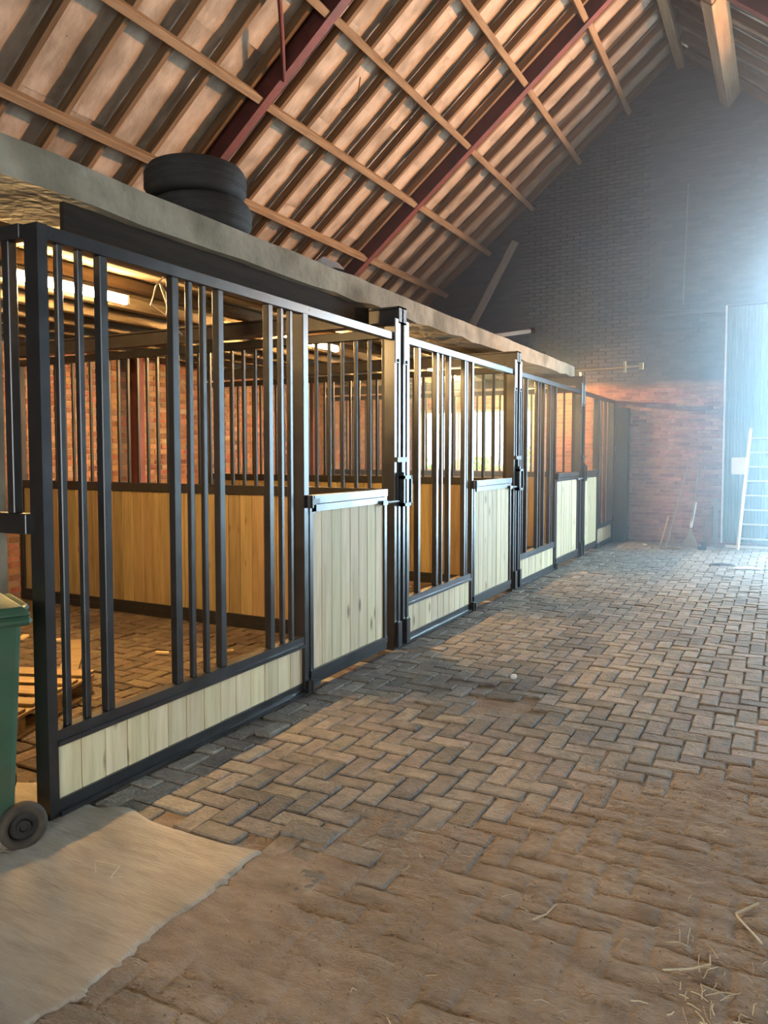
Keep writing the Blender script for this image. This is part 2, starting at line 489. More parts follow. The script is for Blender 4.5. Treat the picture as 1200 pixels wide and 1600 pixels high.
def paver_mesh():
    me = box_mesh(2 * U - 0.009, U - 0.009, PT, 'paver', 0.0)
    bm = bmesh.new(); bm.from_mesh(me)
    top = [e for e in bm.edges if all(v.co.z > 0 for v in e.verts)]
    vert = [e for e in bm.edges if abs(e.verts[0].co.z - e.verts[1].co.z) > 0.01]
    bmesh.ops.bevel(bm, geom=top + vert, offset=0.006, segments=1, affect='EDGES', profile=0.5)
    bmesh.ops.delete(bm, geom=[f for f in bm.faces if f.normal.z < -0.9], context='FACES')
    out = bpy.data.meshes.new('brick'); bm.to_mesh(out); bm.free()
    if not out.materials: out.materials.append(MATS['paver'])
    return out


PM = paver_mesh()
pv_co = np.array([v.co[:] for v in PM.vertices]); pv_f = [tuple(p.vertices) for p in PM.polygons]
bricks = []
i0, i1 = int(XL / U), int(XR / U)
j0, j1 = int(0.3 / U), int(YB / U)
for i in range(i0, i1):
    for j in range(j0, j1):
        k = (i - j) % 4
        if k == 0: cx, cy, rot = (i + 1) * U, (j + 0.5) * U, 0.0
        elif k == 3: cx, cy, rot = (i + 0.5) * U, (j + 1) * U, math.pi / 2
        else: continue
        if cx < SLAB_X + 0.05 and cy < SLAB_Y - 0.06: continue
        if cx > 1.0 and cy < 1.5: continue
        if cx < XF - 0.1 and cy < 2.0: continue
        if cx < XL + 0.1 or cx > XR - 0.1 or cy > YB - 0.08: continue
        w = random.random()
        wild = 0.006 if cx < -1.2 and cy < 5 else 0.0035
        dz = random.gauss(0, wild * 0.55)
        tx, ty = random.gauss(0, 0.02), random.gauss(0, 0.02)
        if abs(cx + 1.42) < 0.25 and abs(cy - 4.35) < 0.3:      # the sunken, broken patch
            dz -= random.uniform(0.0, 0.03); tx *= 3; ty *= 3
        if cy < 2.25 and cx < -1.15: dz -= .012
        dz -= 0.006 * float(sstep(.45, .9, soil_cover(np.array([cx]), np.array([cy])))[0])
        bricks.append((cx + random.gauss(0, 0.0015), cy + random.gauss(0, 0.0015), dz - PT / 2, tx, ty, rot + random.gauss(0, 0.012)))
# the few loose bricks along the slab edge stand proud
loose = [(-1.58, 2.40, -0.016, 0.04, 0.06, 0.1)]


def brick_px(b):
    """projected size in the photograph, 0 outside the frame"""
    d = Vector((b[0], b[1], -CAM_H))
    a = R(27.63)
    F = Vector((-math.sin(a), math.cos(a), 0)); Rr = Vector((math.cos(a), math.sin(a), 0))
    z = d.dot(F)
    if z < 0.3: return 0
    px, py = 600 + 1200 * d.dot(Rr) / z, 708 + 1200 * CAM_H / z
    if not (-10 < px < 1210 and py < 1615): return 0
    return 1 / z


def visible_brick(b):
    x, y = b[0], b[1]
    return x > XF + 0.03 and float(soil_cover(np.array([x]), np.array([y]))[0]) < .45


order = sorted(range(len(bricks)), key=lambda n: -(brick_px(bricks[n]) if visible_brick(bricks[n]) else 0))
near = set(order[:299])
V, F_ = [], []
Vs, Fs = [], []
for n, b in enumerate(bricks):
    if n in near:
        put('brick', PM, floor, (b[0], b[1], b[2]), (b[3], b[4], b[5]))
    else:
        m = np.array(Euler((b[3], b[4], b[5])).to_matrix())
        tv, tf = (Vs, Fs) if b[0] < XF - .03 else (V, F_)
        base = len(tv)
        tv.extend((pv_co @ m.T + np.array(b[:3])).tolist())
        tf.extend(tuple(q + base for q in f) for f in pv_f)
put('brick', PM, floor, loose[0][:3], loose[0][3:])
rest = put('brick_paving', mesh_from('brick_paving', V, F_, 'paver'), floor)
tag(rest, kind='stuff')
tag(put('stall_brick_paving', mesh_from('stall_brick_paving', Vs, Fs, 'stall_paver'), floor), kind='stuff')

# concrete slab in the foreground left
sl = grid_mesh('slab', -3.4, SLAB_X, 0.2, SLAB_Y, 150, 170,
               lambda X, Y: 0.008 + (vnoise(X * 2.2, Y * 2.2, 5) - .5) * .012 + (vnoise(X * 6, Y * 22, 6) - .5) * .006 + (vnoise(X * 30, Y * 50, 7) - .5) * .002
               - 0.05 * sstep(-.014, .0, X - SLAB_X - 0.05 * (vnoise(Y * 8, Y * 0 + 3, 8) - .9) - .02 * (vnoise(Y * 31, Y * 0 + 5, 8) - .9))
               - 0.05 * sstep(SLAB_Y - 0.10 + 0.09 * (vnoise(X * 6, X * 0 + 9, 9) - .4), SLAB_Y, Y), 'slab_concrete')
tag(put('concrete_slab', sl), 'rough pale concrete slab edging the brick paving in the near left corner', 'slab', kind='structure')

# ================================================================== WALLS
def brick_box(L, H, D):
    a, b, c = L / 2, D / 2, H / 2
    return [(-a, -b, -c), (a, -b, -c), (a, b, -c), (-a, b, -c), (-a, -b, c), (a, -b, c), (a, b, c), (-a, b, c)]


def brick_wall(parent, mat, along, plane, sign, lo, hi, top, holes, chosen, relief=None, zmax=9):
    """bricks in running bond. along: 'x' or 'y'; plane: face coordinate; sign: direction the face looks"""
    L, H, J = 0.21, 0.0525, 0.010
    D = 0.05
    me = {}
    V, F = [], []
    cand = []
    nz = int(zmax / (H + J))
    for r_ in range(nz):
        z = (r_ + 0.5) * (H + J)
        u = lo + (0.5 * (L + J) if r_ % 2 else 0)
        while u < hi:
            a, b = max(u, lo), min(u + L, hi)
            u += L + J
            if b - a < 0.04: continue
            mid = (a + b) / 2
            if z + H > top(a) or z + H > top(b): continue
            if any(h[0] < b - 0.01 and h[1] > a + 0.01 and h[2] < z + H / 2 - 0.01 and h[3] > z - H / 2 + 0.01 for h in holes): continue
            off = (relief(mid, z) if relief else 0) + random.uniform(0.0, 0.006)
            cand.append((mid, b - a, z, off))
    rank = sorted(range(len(cand)), key=lambda n: chosen(cand[n]))
    pick = set(rank[:300])
    for n, (mid, ln, z, off) in enumerate(cand):
        p = plane + sign * (0.006 + off - D / 2)
        if n in pick:
            key = (round(ln, 3))
            if key not in me:
                me[key] = box_mesh(ln, D, H, mat, 0.004) if along == 'x' else box_mesh(D, ln, H, mat, 0.004)
            put('brick', me[key], parent, (mid, p, z) if along == 'x' else (p, mid, z), (0, random.gauss(0, 0.006), 0) if along == 'x' else (random.gauss(0, 0.006), 0, 0))
        else:
            vs = brick_box(ln, H, D)
            base = len(V)
            if along == 'x': V += [(x + mid, y + p, q + z) for x, y, q in vs]
            else: V += [(y + p, x + mid, q + z) for x, y, q in vs]
            F += [tuple(i + base for i in f) for f in BOXF]
    o = put('brick_courses', mesh_from('brick_courses', V, F, mat), parent)
    tag(o, kind='stuff')


# far gable, with a window behind the stalls and the open doorway right of the frame
WIN = (-6.09, -3.92, 1.10, 2.25)
DOOR = (0.05, 3.2, 0.0, 4.35)
g = MB()
z0 = -0.1
g.box((XL - .3, WIN[0]), (YB, YB + .3), (z0, 3.4)); g.box((WIN[0], WIN[1]), (YB, YB + .3), (z0, WIN[2])); g.box((WIN[0], WIN[1]), (YB, YB + .3), (WIN[3], 3.4))
g.box((WIN[1], DOOR[0]), (YB, YB + .3), (z0, 3.4)); g.box((DOOR[1], XR + .3), (YB, YB + .3), (z0, 3.4))
def gtop(x): return roof_z(x) + 0.27
g.prism([(XL - .3, 3.4), (DOOR[0], 3.4), (DOOR[0], gtop(DOOR[0])), (RX, gtop(RX)), (XL - .3, gtop(XL - .3))], 'y', YB, YB + .3)
g.prism([(DOOR[0], 4.35), (DOOR[1], 4.35), (DOOR[1], min(4.36, gtop(DOOR[1]))), (DOOR[0], gtop(DOOR[0]))], 'y', YB, YB + .3)
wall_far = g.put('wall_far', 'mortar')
tag(wall_far, 'tall brick gable wall at the far end, sooty above and redder below', 'wall', kind='structure')


def far_relief(x, z):
    if z > 2.6 and -4.22 < x < -2.09: return 0.035
    if z > 2.6 and x >= -2.09: return 0.0
    return 0.0


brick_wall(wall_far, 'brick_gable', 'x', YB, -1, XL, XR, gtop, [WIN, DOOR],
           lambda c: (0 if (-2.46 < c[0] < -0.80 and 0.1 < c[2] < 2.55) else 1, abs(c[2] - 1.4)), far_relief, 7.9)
# projecting brick ledge and lintel bands on the gable
bx('ledge', (-2.55, -1.25), (YB - 0.10, YB + 0.02), (3.36, 3.42), 'brick_gable', wall_far)
bx('ledge', (-2.1, -0.1), (YB - 0.06, YB + 0.02), (3.62, 3.66), 'brick_gable', wall_far)
bx('lintel', (-2.5, -0.86), (YB - 0.04, YB + 0.02), (2.50, 2.56), 'brick_gable', wall_far)

tag(bx('shade_strip_1', (-2.47, -2.28), (12.86, 13.04), (0, 2.18), 'fascia_wood', None), 'dark box standing in for the shade strip on the gable where the stalls end', 'post', kind='structure')  # dark upright put in where shade falls at the stall end

# left side wall
wl = MB(); wl.box((XL - .3, XL), (YN, YB + .3), (-.1, roof_z(XL) + .1))
wall_left = wl.put('wall_left', 'mortar_warm')
tag(wall_left, 'red brick side wall behind the horse stalls', 'wall', kind='structure')
brick_wall(wall_left, 'brick_wall', 'y', XL, 1, 2.2, YB, lambda y: roof_z(XL) + .05, [],
           lambda c: (0 if (5.2 < c[0] < 10.8 and 1.18 < c[2] < 2.42) else 1, c[0]), None, 3.4)
wr = MB(); wr.box((XR, XR + .3), (YN, YB + .3), (-.1, roof_z(XR) + .1))
tag(wr.put('wall_right', 'plaster_dark'), 'dark side wall to the right of the aisle', 'wall', kind='structure')
wn_ = MB()
wn_.box((XL - .3, -0.5), (YN - .3, YN), (-.1, 4)).box((2.9, XR + .3), (YN - .3, YN), (-.1, 4)).box((-0.5, 2.9), (YN - .3, YN), (3.3, 4))
wn_.prism([(XL - .3, 4), (XR + .3, 4), (XR + .3, gtop(XR + .3)), (RX, gtop(RX)), (XL - .3, gtop(XL - .3))], 'y', YN - .3, YN)
tag(wn_.put('wall_near', 'plaster_dark'), 'dark end wall behind the viewer', 'wall', kind='structure')

# window in the gable behind the stalls
win = thing('window_1', 'wide bright window behind the stall bars', 'window', ((WIN[0] + WIN[1]) / 2, YB + .1, WIN[2]), kind='structure')
fw = MB()
fw.box((WIN[0], WIN[1]), (YB + .08, YB + .14), (WIN[2], WIN[2] + .06)).box((WIN[0], WIN[1]), (YB + .08, YB + .14), (WIN[3] - .06, WIN[3]))
fw.box((WIN[0], WIN[0] + .06), (YB + .08, YB + .14), (WIN[2], WIN[3])).box((WIN[1] - .06, WIN[1]), (YB + .08, YB + .14), (WIN[2], WIN[3]))
fw.put('window_frame', 'window_frame', win, loc=(0, 0, 0))
nw = 3
for q in range(nw):
    a = WIN[0] + .06 + (WIN[1] - WIN[0] - .12) * q / nw; b = WIN[0] + .06 + (WIN[1] - WIN[0] - .12) * (q + 1) / nw
    bx('pane', (a, b), (YB + .105, YB + .111), (WIN[2] + .06, WIN[3] - .06), 'pane_glass', win, 0)
    if q: bx('mullion', (a - .02, a + .02), (YB + .085, YB + .135), (WIN[2] + .06, WIN[3] - .06), 'window_frame', win)
bx('window_sill', (WIN[0] - .05, WIN[1] + .05), (YB - .06, YB + .08), (WIN[2] - .05, WIN[2]), 'brick_wall', win)

# ================================================================== ROOF
ceil = thing('ceiling', 'pitched roof lined with wrinkled pale sheeting over timber rafters', 'ceiling', (RX, 0, RZ), kind='structure')
PURL = [-5.55, -4.74, -3.95, -3.16, -2.38]
FRAMES = [2.8, 6.42, 10.03]
RAF_H, RAF_W = 0.10, 0.055
PUR_H, PUR_W = 0.10, 0.075
bays = [YN] + FRAMES + [YB]
for side in 'LR':
    rot = (0, -TH, 0) if side == 'L' else (0, TH, 0)
    mir = (lambda x: x) if side == 'L' else (lambda x: 2 * RX - x)
    for pi_, px in enumerate(PURL):
        x = mir(px)
        h, w = PUR_H, PUR_W
        if side == 'R' and pi_ == 4: h, w = 0.26, 0.17
        c = on_roof(side, x, -(h - PUR_H) / 2)
        for a, b in zip(bays[:-1], bays[1:]):
            if b < 0.5: continue
            me = box_mesh(w, b - a - 0.03, h, 'purlin_wood', 0.006)
            put('purlin', me, ceil, (c.x, (a + b) / 2, c.z + random.gauss(0, .006)), (random.gauss(0, .003), rot[1], random.gauss(0, .0025)))
    # rafters
    y = 4.73 - 0.51 * 8
    xe = mir(XL - 0.05)
    L = abs(RX - xe) / UX
    xm = (RX + xe) / 2
    k = 0
    ys = []
    while y < YB - 0.03:
        c = on_roof(side, xm, PUR_H / 2 + RAF_H / 2)
        if not any(abs(y - f) < 0.12 for f in FRAMES):
            put('rafter', box_mesh(L, RAF_W, RAF_H, 'rafter_wood', 0.004), ceil, (c.x, y, c.z), (0, rot[1], random.gauss(0, .004)))
        ys.append(y)
        y += 0.51
    # wrinkled sheeting, one sheet between two rafters, lapped up the slope
    ys.append(YB)
    ns = 5 if side == 'L' else 2
    for a, b in zip(ys[:-1], ys[1:]):
        st = random.uniform(-0.25, 0.25)
        cuts = [0] + [min(max((q + st + random.uniform(-.2, .2)) / ns, 0.02), 0.98) for q in range(1, ns)] + [1]
        for s0, s1 in zip(cuts[:-1], cuts[1:]):
            xa, xb = xe + (RX - xe) * s0, xe + (RX - xe) * s1
            ln = abs(xb - xa) / UX
            nx_, ny_ = max(5, int(ln / 0.10)), 7
            sd = random.randint(0, 999)
            def fn(X, Y, ln=ln, wd=b - a, sd=sd):
                sag = -0.006 * (1 - (2 * Y / wd) ** 2)
                return sag + (vnoise(X * 5 + Y * 4 + sd, Y * 9 - X * 3 + sd, sd % 17) - .5) * 0.014
            me = grid_mesh('felt_sheet', -ln / 2, ln / 2, -(b - a) / 2, (b - a) / 2, nx_, ny_, fn, 'felt')
            c = on_roof(side, (xa + xb) / 2, PUR_H / 2 + RAF_H + 0.022 + random.uniform(0, .012))
            put('felt_sheet', me, ceil, (c.x, (a + b) / 2, c.z), (0, rot[1] + random.gauss(0, .003), 0))
bx('ridge_beam', (RX - .06, RX + .06), (YN, YB), (RZ - .10, RZ + .08), 'purlin_wood', ceil)
# the outer skin of the roof keeps the daylight out
rk = MB()
for s in (-1, 1):
    xe = XL - .5 if s < 0 else XR + .5
    rk.prism([(RX, RZ + .40), (xe, roof_z(xe) + .40), (xe, roof_z(xe) + .46), (RX, RZ + .46)], 'y', YN - .3, YB + .35)
rk.put('roof_skin', 'plaster_dark', ceil)


def ibeam(L, h, w, tf, tw):
    p = [(-w / 2, -h / 2), (w / 2, -h / 2), (w / 2, -h / 2 + tf), (tw / 2, -h / 2 + tf), (tw / 2, h / 2 - tf), (w / 2, h / 2 - tf),
         (w / 2, h / 2), (-w / 2, h / 2), (-w / 2, h / 2 - tf), (-tw / 2, h / 2 - tf), (-tw / 2, -h / 2 + tf), (-w / 2, -h / 2 + tf)]
    return MB().prism(p, 'x', -L / 2, L / 2)


FR_LAB = {2.8: 'red steel roof frame nearest the viewer', 6.42: 'red steel roof frame above the second stall with a hanging tie rod', 10.03: 'red steel roof frame closest to the brick gable'}
for fy in FRAMES:
    fr = thing('steel_frame', FR_LAB[fy], 'roof frame', (RX, fy, 0), group='steel roof frames', kind='structure')
    for side in 'LR':
        xe = -6.55 if side == 'L' else 2 * RX + 6.55
        xm = (RX + xe) / 2
        L = abs(RX - xe) / UX
        c = on_roof(side, xm, 0.055)
        put('rafter_beam', ibeam(L, 0.25, 0.11, 0.012, 0.009).mesh('rafter_beam', 'red_steel'), fr, (c.x, fy, c.z), (0, -TH if side == 'L' else TH, 0))
        xc = xe + (0.02 if side == 'L' else -0.02)
        put('column', ibeam(roof_z(xe) - 0.05, 0.16, 0.11, 0.01, 0.008).mesh('column', 'red_steel'), fr, (xc, fy, (roof_z(xe) - 0.05) / 2), (0, R(90), 0))
    if fy == 6.42:
        t = MB().tube([(-4.46, 6.40, 5.10), (-4.2, 6.0, 5.33), (-3.97, 5.62, 5.56)], 0.022, 8)
        t.put('tie_rod', 'red_steel', fr)

# ================================================================== LOFT OVER THE STALLS
beam = MB()
nseg = 40
ys = np.linspace(1.2, 10.93, nseg)
for a, b in zip(ys[:-1], ys[1:]):
    pass
bmv, bmf = [], []
for y in ys:
    for (x, z) in ((-2.68, 2.515), (-2.68, 2.67), (-3.2, 2.67), (-3.2, 2.515)):
        bmv.append((x + random.gauss(0, .004), y, z + (random.gauss(0, .007) if z < 2.6 else random.gauss(0, .003))))
for i in range(nseg - 1):
    for k in range(4):
        k2 = (k + 1) % 4
        bmf.append((i * 4 + k, i * 4 + k2, (i + 1) * 4 + k2, (i + 1) * 4 + k))
bmf.append((3, 2, 1, 0)); n = (nseg - 1) * 4; bmf.append((n, n + 1, n + 2, n + 3))
tag(put('concrete_beam', mesh_from('concrete_beam', bmv, bmf, 'beam_concrete')), 'long weathered concrete beam running above the stall fronts', 'beam', kind='structure')
pil = MB(); pil.box((-3.38, -3.11), (2.06, 2.27), (0, 2.515))
tag(pil.put('concrete_pillar', 'beam_concrete'), 'rough grey concrete pillar under the near end of the concrete beam', 'pillar', kind='structure')
PY = [5.082, 7.84, 10.77]
SB = ['dark steel cross beam above the first stall divider', 'dark steel cross beam above the second stall divider', 'dark steel cross beam at the far end of the concrete beam']
for yy, lb in zip(PY, SB):
    s = MB()
    s.box((XL, -2.505), (yy - .06, yy + .06), (2.39, 2.402)).box((XL, -2.505), (yy - .06, yy + .06), (2.50, 2.512)).box((XL, -2.505), (yy - .012, yy + .012), (2.40, 2.502))
    s.box((-2.52, -2.505), (yy - .06, yy + .06), (2.39, 2.512))
    tag(s.put('steel_beam', 'dark_steel'), lb, 'beam', 'cross beams over the stall dividers', kind='structure')
tag(bx('fascia_board', (-2.76, -2.735), (2.30, 4.99), (2.375, 2.514), 'fascia_wood', None), 'dark board closing the gap under the concrete beam over the nearest stall', 'board', kind='structure')
loft = thing('loft_deck', 'low timber loft of boards on joists above the stalls', 'loft', (-4.7, 1.4, 2.6), kind='structure')
for k in range(8):
    x = -6.25 + k * 0.47
    bx('joist', (x - .035, x + .035), (1.4, 10.9), (2.515, 2.60), 'joist_wood', loft, .004)
y = 1.4
while y < 10.9:
    w = random.uniform(.17, .21)
    bx('board', (XL, -3.0), (y, min(y + w, 10.93)), (2.602, 2.624 + random.uniform(0, .004)), 'joist_wood', loft, .002)
    y += w + .006

# ================================================================== STALLS
def stall_front(label, post0, fixed, bars, door, post1, door_first=False, dark_group='stall fronts along the aisle'):
    y0, y1 = post0[0], post1[1]
    root = thing('stall_front', label, 'stall', (XF - .03, y0, 0), group=dark_group)
    P = 'steel_paint'
    for n, (a, b) in enumerate((post0, post1)):
        tall = 2.42 if (n == 1 and y1 < 12) or (n == 0 and y0 > 3) else 2.32
        p = MB(); w = b - a
        p.box((XF - .075, XF), (a, b), (0, tall))
        if w > .09:                              # folded channel with a raised lip
            p.box((XF, XF + .008), (a, a + .03), (0.02, tall)).box((XF, XF + .008), (b - .03, b), (0.02, tall))
        po = p.put('post', P, root)
        if tall > 2.4:
            bx('cover_plate', (XF, XF + .012), (a + .005, b - .005), (2.10, 2.42), 'galvanised', po)
            put('bolt', box_mesh(.014, .022, .022, 'fitting_black', .003), po, (XF + .016, (a + b) / 2, 2.12))
            bx('foot_clamp', (XF, XF + .03), (a + .02, b - .01), (.02, .21), P, po)
    lo_y = post0[1]; hi_y = post1[0]
    bx('top_rail', (XF - .055, XF - .005), (lo_y, hi_y), (2.265, 2.32), P, root)
    # fixed part: bottom rail, boards, middle rail, bars
    a, b = fixed
    r_ = MB(); r_.box((XF - .06, XF - .004), (a, b), (0.0, .075)); r_.box((XF - .004, XF + .012), (a, b), (.012, .03))
    r_.put('bottom_rail', P, root)
    r_ = MB(); r_.box((XF - .06, XF - .004), (a, b), (.292, .355)); r_.box((XF - .004, XF + .006), (a, b), (.292, .312))
    r_.put('middle_rail', P, root)
    n = max(1, round((b - a) / .125)); w = (b - a) / n
    for q in range(n):
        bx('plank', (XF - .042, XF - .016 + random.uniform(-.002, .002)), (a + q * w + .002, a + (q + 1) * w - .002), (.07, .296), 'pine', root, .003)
    for yc, bw in bars:
        bx('bar', (XF - .03 - bw / 2, XF - .03 + bw / 2), (yc - bw / 2, yc + bw / 2), (.355, 2.265), P, root, .003)
    # post between the fixed part and the door
    jy = (b, door[0]) if not door_first else (door[1], a)
    if jy[1] - jy[0] > .02:
        bx('door_post', (XF - .08, XF), (jy[0] - (.0 if not door_first else 0), jy[1]), (0, 2.27), P, root)
    # half door
    da, db = door
    fr = MB()
    ch = .045
    t = 1.195
    fr.box((XF - .05, XF + .005), (da, da + .035), (.05, t - ch)); fr.box((XF - .05, XF + .005), (db - .035, db), (.05, t))
    fr.box((XF - .05, XF + .012), (da + ch, db), (t - .05, t)); fr.box((XF - .05, XF + .006), (da + .02, db - .03), (t - .098, t - .056))
    fr.box((XF - .05, XF + .012), (da, db), (.095, .135)); fr.box((XF - .05, XF + .004), (da, db), (.045, .09))
    fr.box((XF - .02, XF + .006), (da, da + .07), (t - .105, t - .045), None)
    dr = fr.put('half_door', P, root)
    n = 8; w = (db - da - .07) / n
    for q in range(n):
        bx('plank', (XF - .032, XF - .008 + random.uniform(-.002, .002)), (da + .035 + q * w + .0015, da + .035 + (q + 1) * w - .0015), (.125, t - .09), 'pine', dr, .003)
    hs = db if door_first else da
    for zz in (.05, t - .03):
        hg = MB(); hg.tube([(XF + .02, hs - .02, zz - .04), (XF + .02, hs - .02, zz + .035)], .024, 10); hg.box((XF, XF + .02), (hs - .035, hs + .09), (zz - .02, zz + .012))
        hg.put('hinge', 'fitting_black', dr)
    ls = da if door_first else db
    sg = -1 if door_first else 1
    lt = MB(); lt.box((XF, XF + .03), tuple(sorted((ls - sg * .10, ls - sg * .03))), (1.085, 1.115)); lt.tube([(XF + .02, ls - sg * .10, 1.10), (XF + .02, ls + sg * .16, 1.10)], .010, 8)
    lt.put('latch_bolt', 'galvanised', dr)
    # drop latch on the post
    if door_first:
        return root
    ay, by = post1
    m = (ay + by) / 2
    dl = MB()
    dl.box((XF + .01, XF + .04), (m - .06, m + .12), (1.385, 1.42)).box((XF + .01, XF + .03), (m + .03, m + .065), (1.30, 1.39))
    dl.box((XF + .01, XF + .05), (m + .02, m + .045), (1.06, 1.31)).box((XF + .01, XF + .05), (m + .02, m + .16), (1.26, 1.285)).box((XF + .01, XF + .05), (m + .02, m + .16), (1.06, 1.085))
    dl.box((XF + .03, XF + .05), (m + .145, m + .165), (1.06, 1.285))
    dl.put('drop_latch', 'fitting_black', root)
    return root


TK, TN = .041, .027            # thick and thin bars


def bars_at(*ends):
    """bars given by their far edge: positive = thick, negative = thin"""
    return [(abs(e) - (TK if e > 0 else TN) / 2, TK if e > 0 else TN) for e in ends]


stall_front('nearest horse stall front beside the green bin with groups of tall black bars', (1.997, 2.042), (2.042, 3.795),
            bars_at(-2.126, -2.224, 2.345, 2.768, -2.87, -2.968, 3.09, 3.51, -3.621, -3.711), (3.85, 4.85), (4.965, 5.06))
stall_front('second horse stall front from the viewer with grey frame and pale half door', (5.105, 5.20), (5.20, 6.53),
            bars_at(-5.264, 5.449, 5.798, -5.905, 6.057, 6.411, -6.47), (6.575, 7.645), (7.71, 7.81))
stall_front('third horse stall front from the viewer between the two far latch posts', (7.87, 7.965), (7.965, 9.365),
            bars_at(-8.11, 8.25, 8.67, -8.78, 8.93, 9.19, -9.29), (9.41, 10.54), (10.655, 10.745))
stall_front('farthest horse stall front ending at the brick gable', (10.79, 10.88), (11.82, 12.93),
            bars_at(11.95, -12.15, 12.42, -12.66), (10.91, 11.775), (12.93, 13.02), door_first=True)


def partition(label, yy, x0, x1, planks=True, z_top=2.36):
    root = thing('stall_partition', label, 'partition', ((x0 + x1) / 2, yy, 0), group='barred partitions between the stalls')
    P = 'partition_paint'
    bx('post', (x0, x0 + .06), (yy - .03, yy + .03), (0, z_top), P, root)
    bx('post', (x1 - .06, x1), (yy - .03, yy + .03), (0, z_top), P, root)
    bx('top_rail', (x0 + .06, x1 - .06), (yy - .025, yy + .025), (z_top - .065, z_top), P, root)
    bx('middle_rail', (x0 + .06, x1 - .06), (yy - .03, yy + .03), (1.11, 1.185), P, root)
    n = int((x1 - x0 - .12) / .115); w = (x1 - x0 - .12) / n
    me = None
    for q in range(1, n):
        xc = x0 + .06 + q * w
        put('bar', box_mesh(.025, .025, z_top - .065 - 1.185, P, .003), root, (xc, yy, (z_top - .065 + 1.185) / 2))
    if planks:
        r_ = MB(); r_.box((x0 + .06, x1 - .06), (yy - .035, yy + .035), (0, .06)); r_.box((x0 + .06, x1 - .06), (yy - .03, yy + .03), (.06, .11))
        r_.put('bottom_rail', P, root)
        n = int((x1 - x0 - .12) / .12); w = (x1 - x0 - .12) / n
        for q in range(n):
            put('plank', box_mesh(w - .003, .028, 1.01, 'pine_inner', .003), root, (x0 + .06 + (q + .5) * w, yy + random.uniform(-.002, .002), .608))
    return root


partition('wood and bar partition between the nearest stall and the second stall', PY[0], XL + .02, XF - .085)
partition('wood and bar partition between the second stall and the third stall', PY[1], XL + .02, XF - .085)
partition('wood and bar partition between the third stall and the farthest stall', PY[2], XL + .02, XF - .085)
# open near side of the first stall: rails and one bar only next to the front post
nr = thing('stall_partition', 'open black side frame of the nearest stall behind the green bin', 'partition', (-2.9, 2.0, 0), group='barred partitions between the stalls')
bx('top_rail', (-3.6, XF - .075), (1.975, 2.03), (2.265, 2.32), 'steel_paint', nr)
bx('middle_rail', (-3.6, XF - .075), (1.975, 2.03), (1.135, 1.215), 'steel_paint', nr)
for xc in (-2.685, -2.95, -3.2):
    bx('bar', (xc - .02, xc + .02), (1.98, 2.02), (1.215, 2.265), 'steel_paint', nr)
bx('post', (-3.66, -3.6), (1.97, 2.04), (0, 2.32), 'steel_paint', nr)

# tube lamps
LAMPS = [(3.31, 'glowing orange tube lamp in the nearest stall'), (6.0, 'glowing orange tube lamp in the second stall'),
         (9.0, 'glowing orange tube lamp in the third stall'), (12.0, 'glowing orange tube lamp in the farthest stall')]
for yc, lb in LAMPS:
    t = thing('tube_lamp', lb, 'lamp', (-3.9, yc, 2.42), group='tube lamps under the loft')
    bx('housing', (-3.93, -3.87), (yc - .47, yc + .47), (2.485, 2.513), 'dark_steel', t, .004)
    bx('end_cap', (-3.925, -3.875), (yc - .47, yc - .445), (2.43, 2.485), 'white_paint', t, .004)
    bx('end_cap', (-3.925, -3.875), (yc + .445, yc + .47), (2.43, 2.485), 'white_paint', t, .004)
    MB().tube([(-3.9, yc - .445, 2.457), (-3.9, yc + .445, 2.457)], .024, 12).put('tube', 'tube_glow', t)
# ceiling strip over the farthest stall that carries its lamp
bx_far = bx('lamp_batten', (-4.0, -3.8), (10.95, YB), (2.514, 2.56), 'joist_wood', loft)

# added warm spot out of view, standing in for yard bounce on the roof
fl = thing('roof_fill', 'housing of the added warm roof fill on the right side wall', 'lamp', (XR - .02, 11.2, 3.2))
MB().box((-.10, .02), (-.16, .16), (-.12, .12)).put('housing', 'dark_steel', fl, (0, 0, 0), local=True)
sd = bpy.data.lights.new('roof_fill_spot', 'SPOT'); sd.energy = 3000; sd.color = (1.0, 0.53, 0.25); sd.spot_size = R(78); sd.spot_blend = 0.9; sd.shadow_soft_size = 0.12
so = bpy.data.objects.new('roof_fill_spot', sd); COL.objects.link(so)
so.location = (XR - .30, 11.2, 3.2)
so.rotation_euler = (Vector((-4.0, 7.4, 6.3)) - Vector(so.location)).to_track_quat('-Z', 'Y').to_euler()

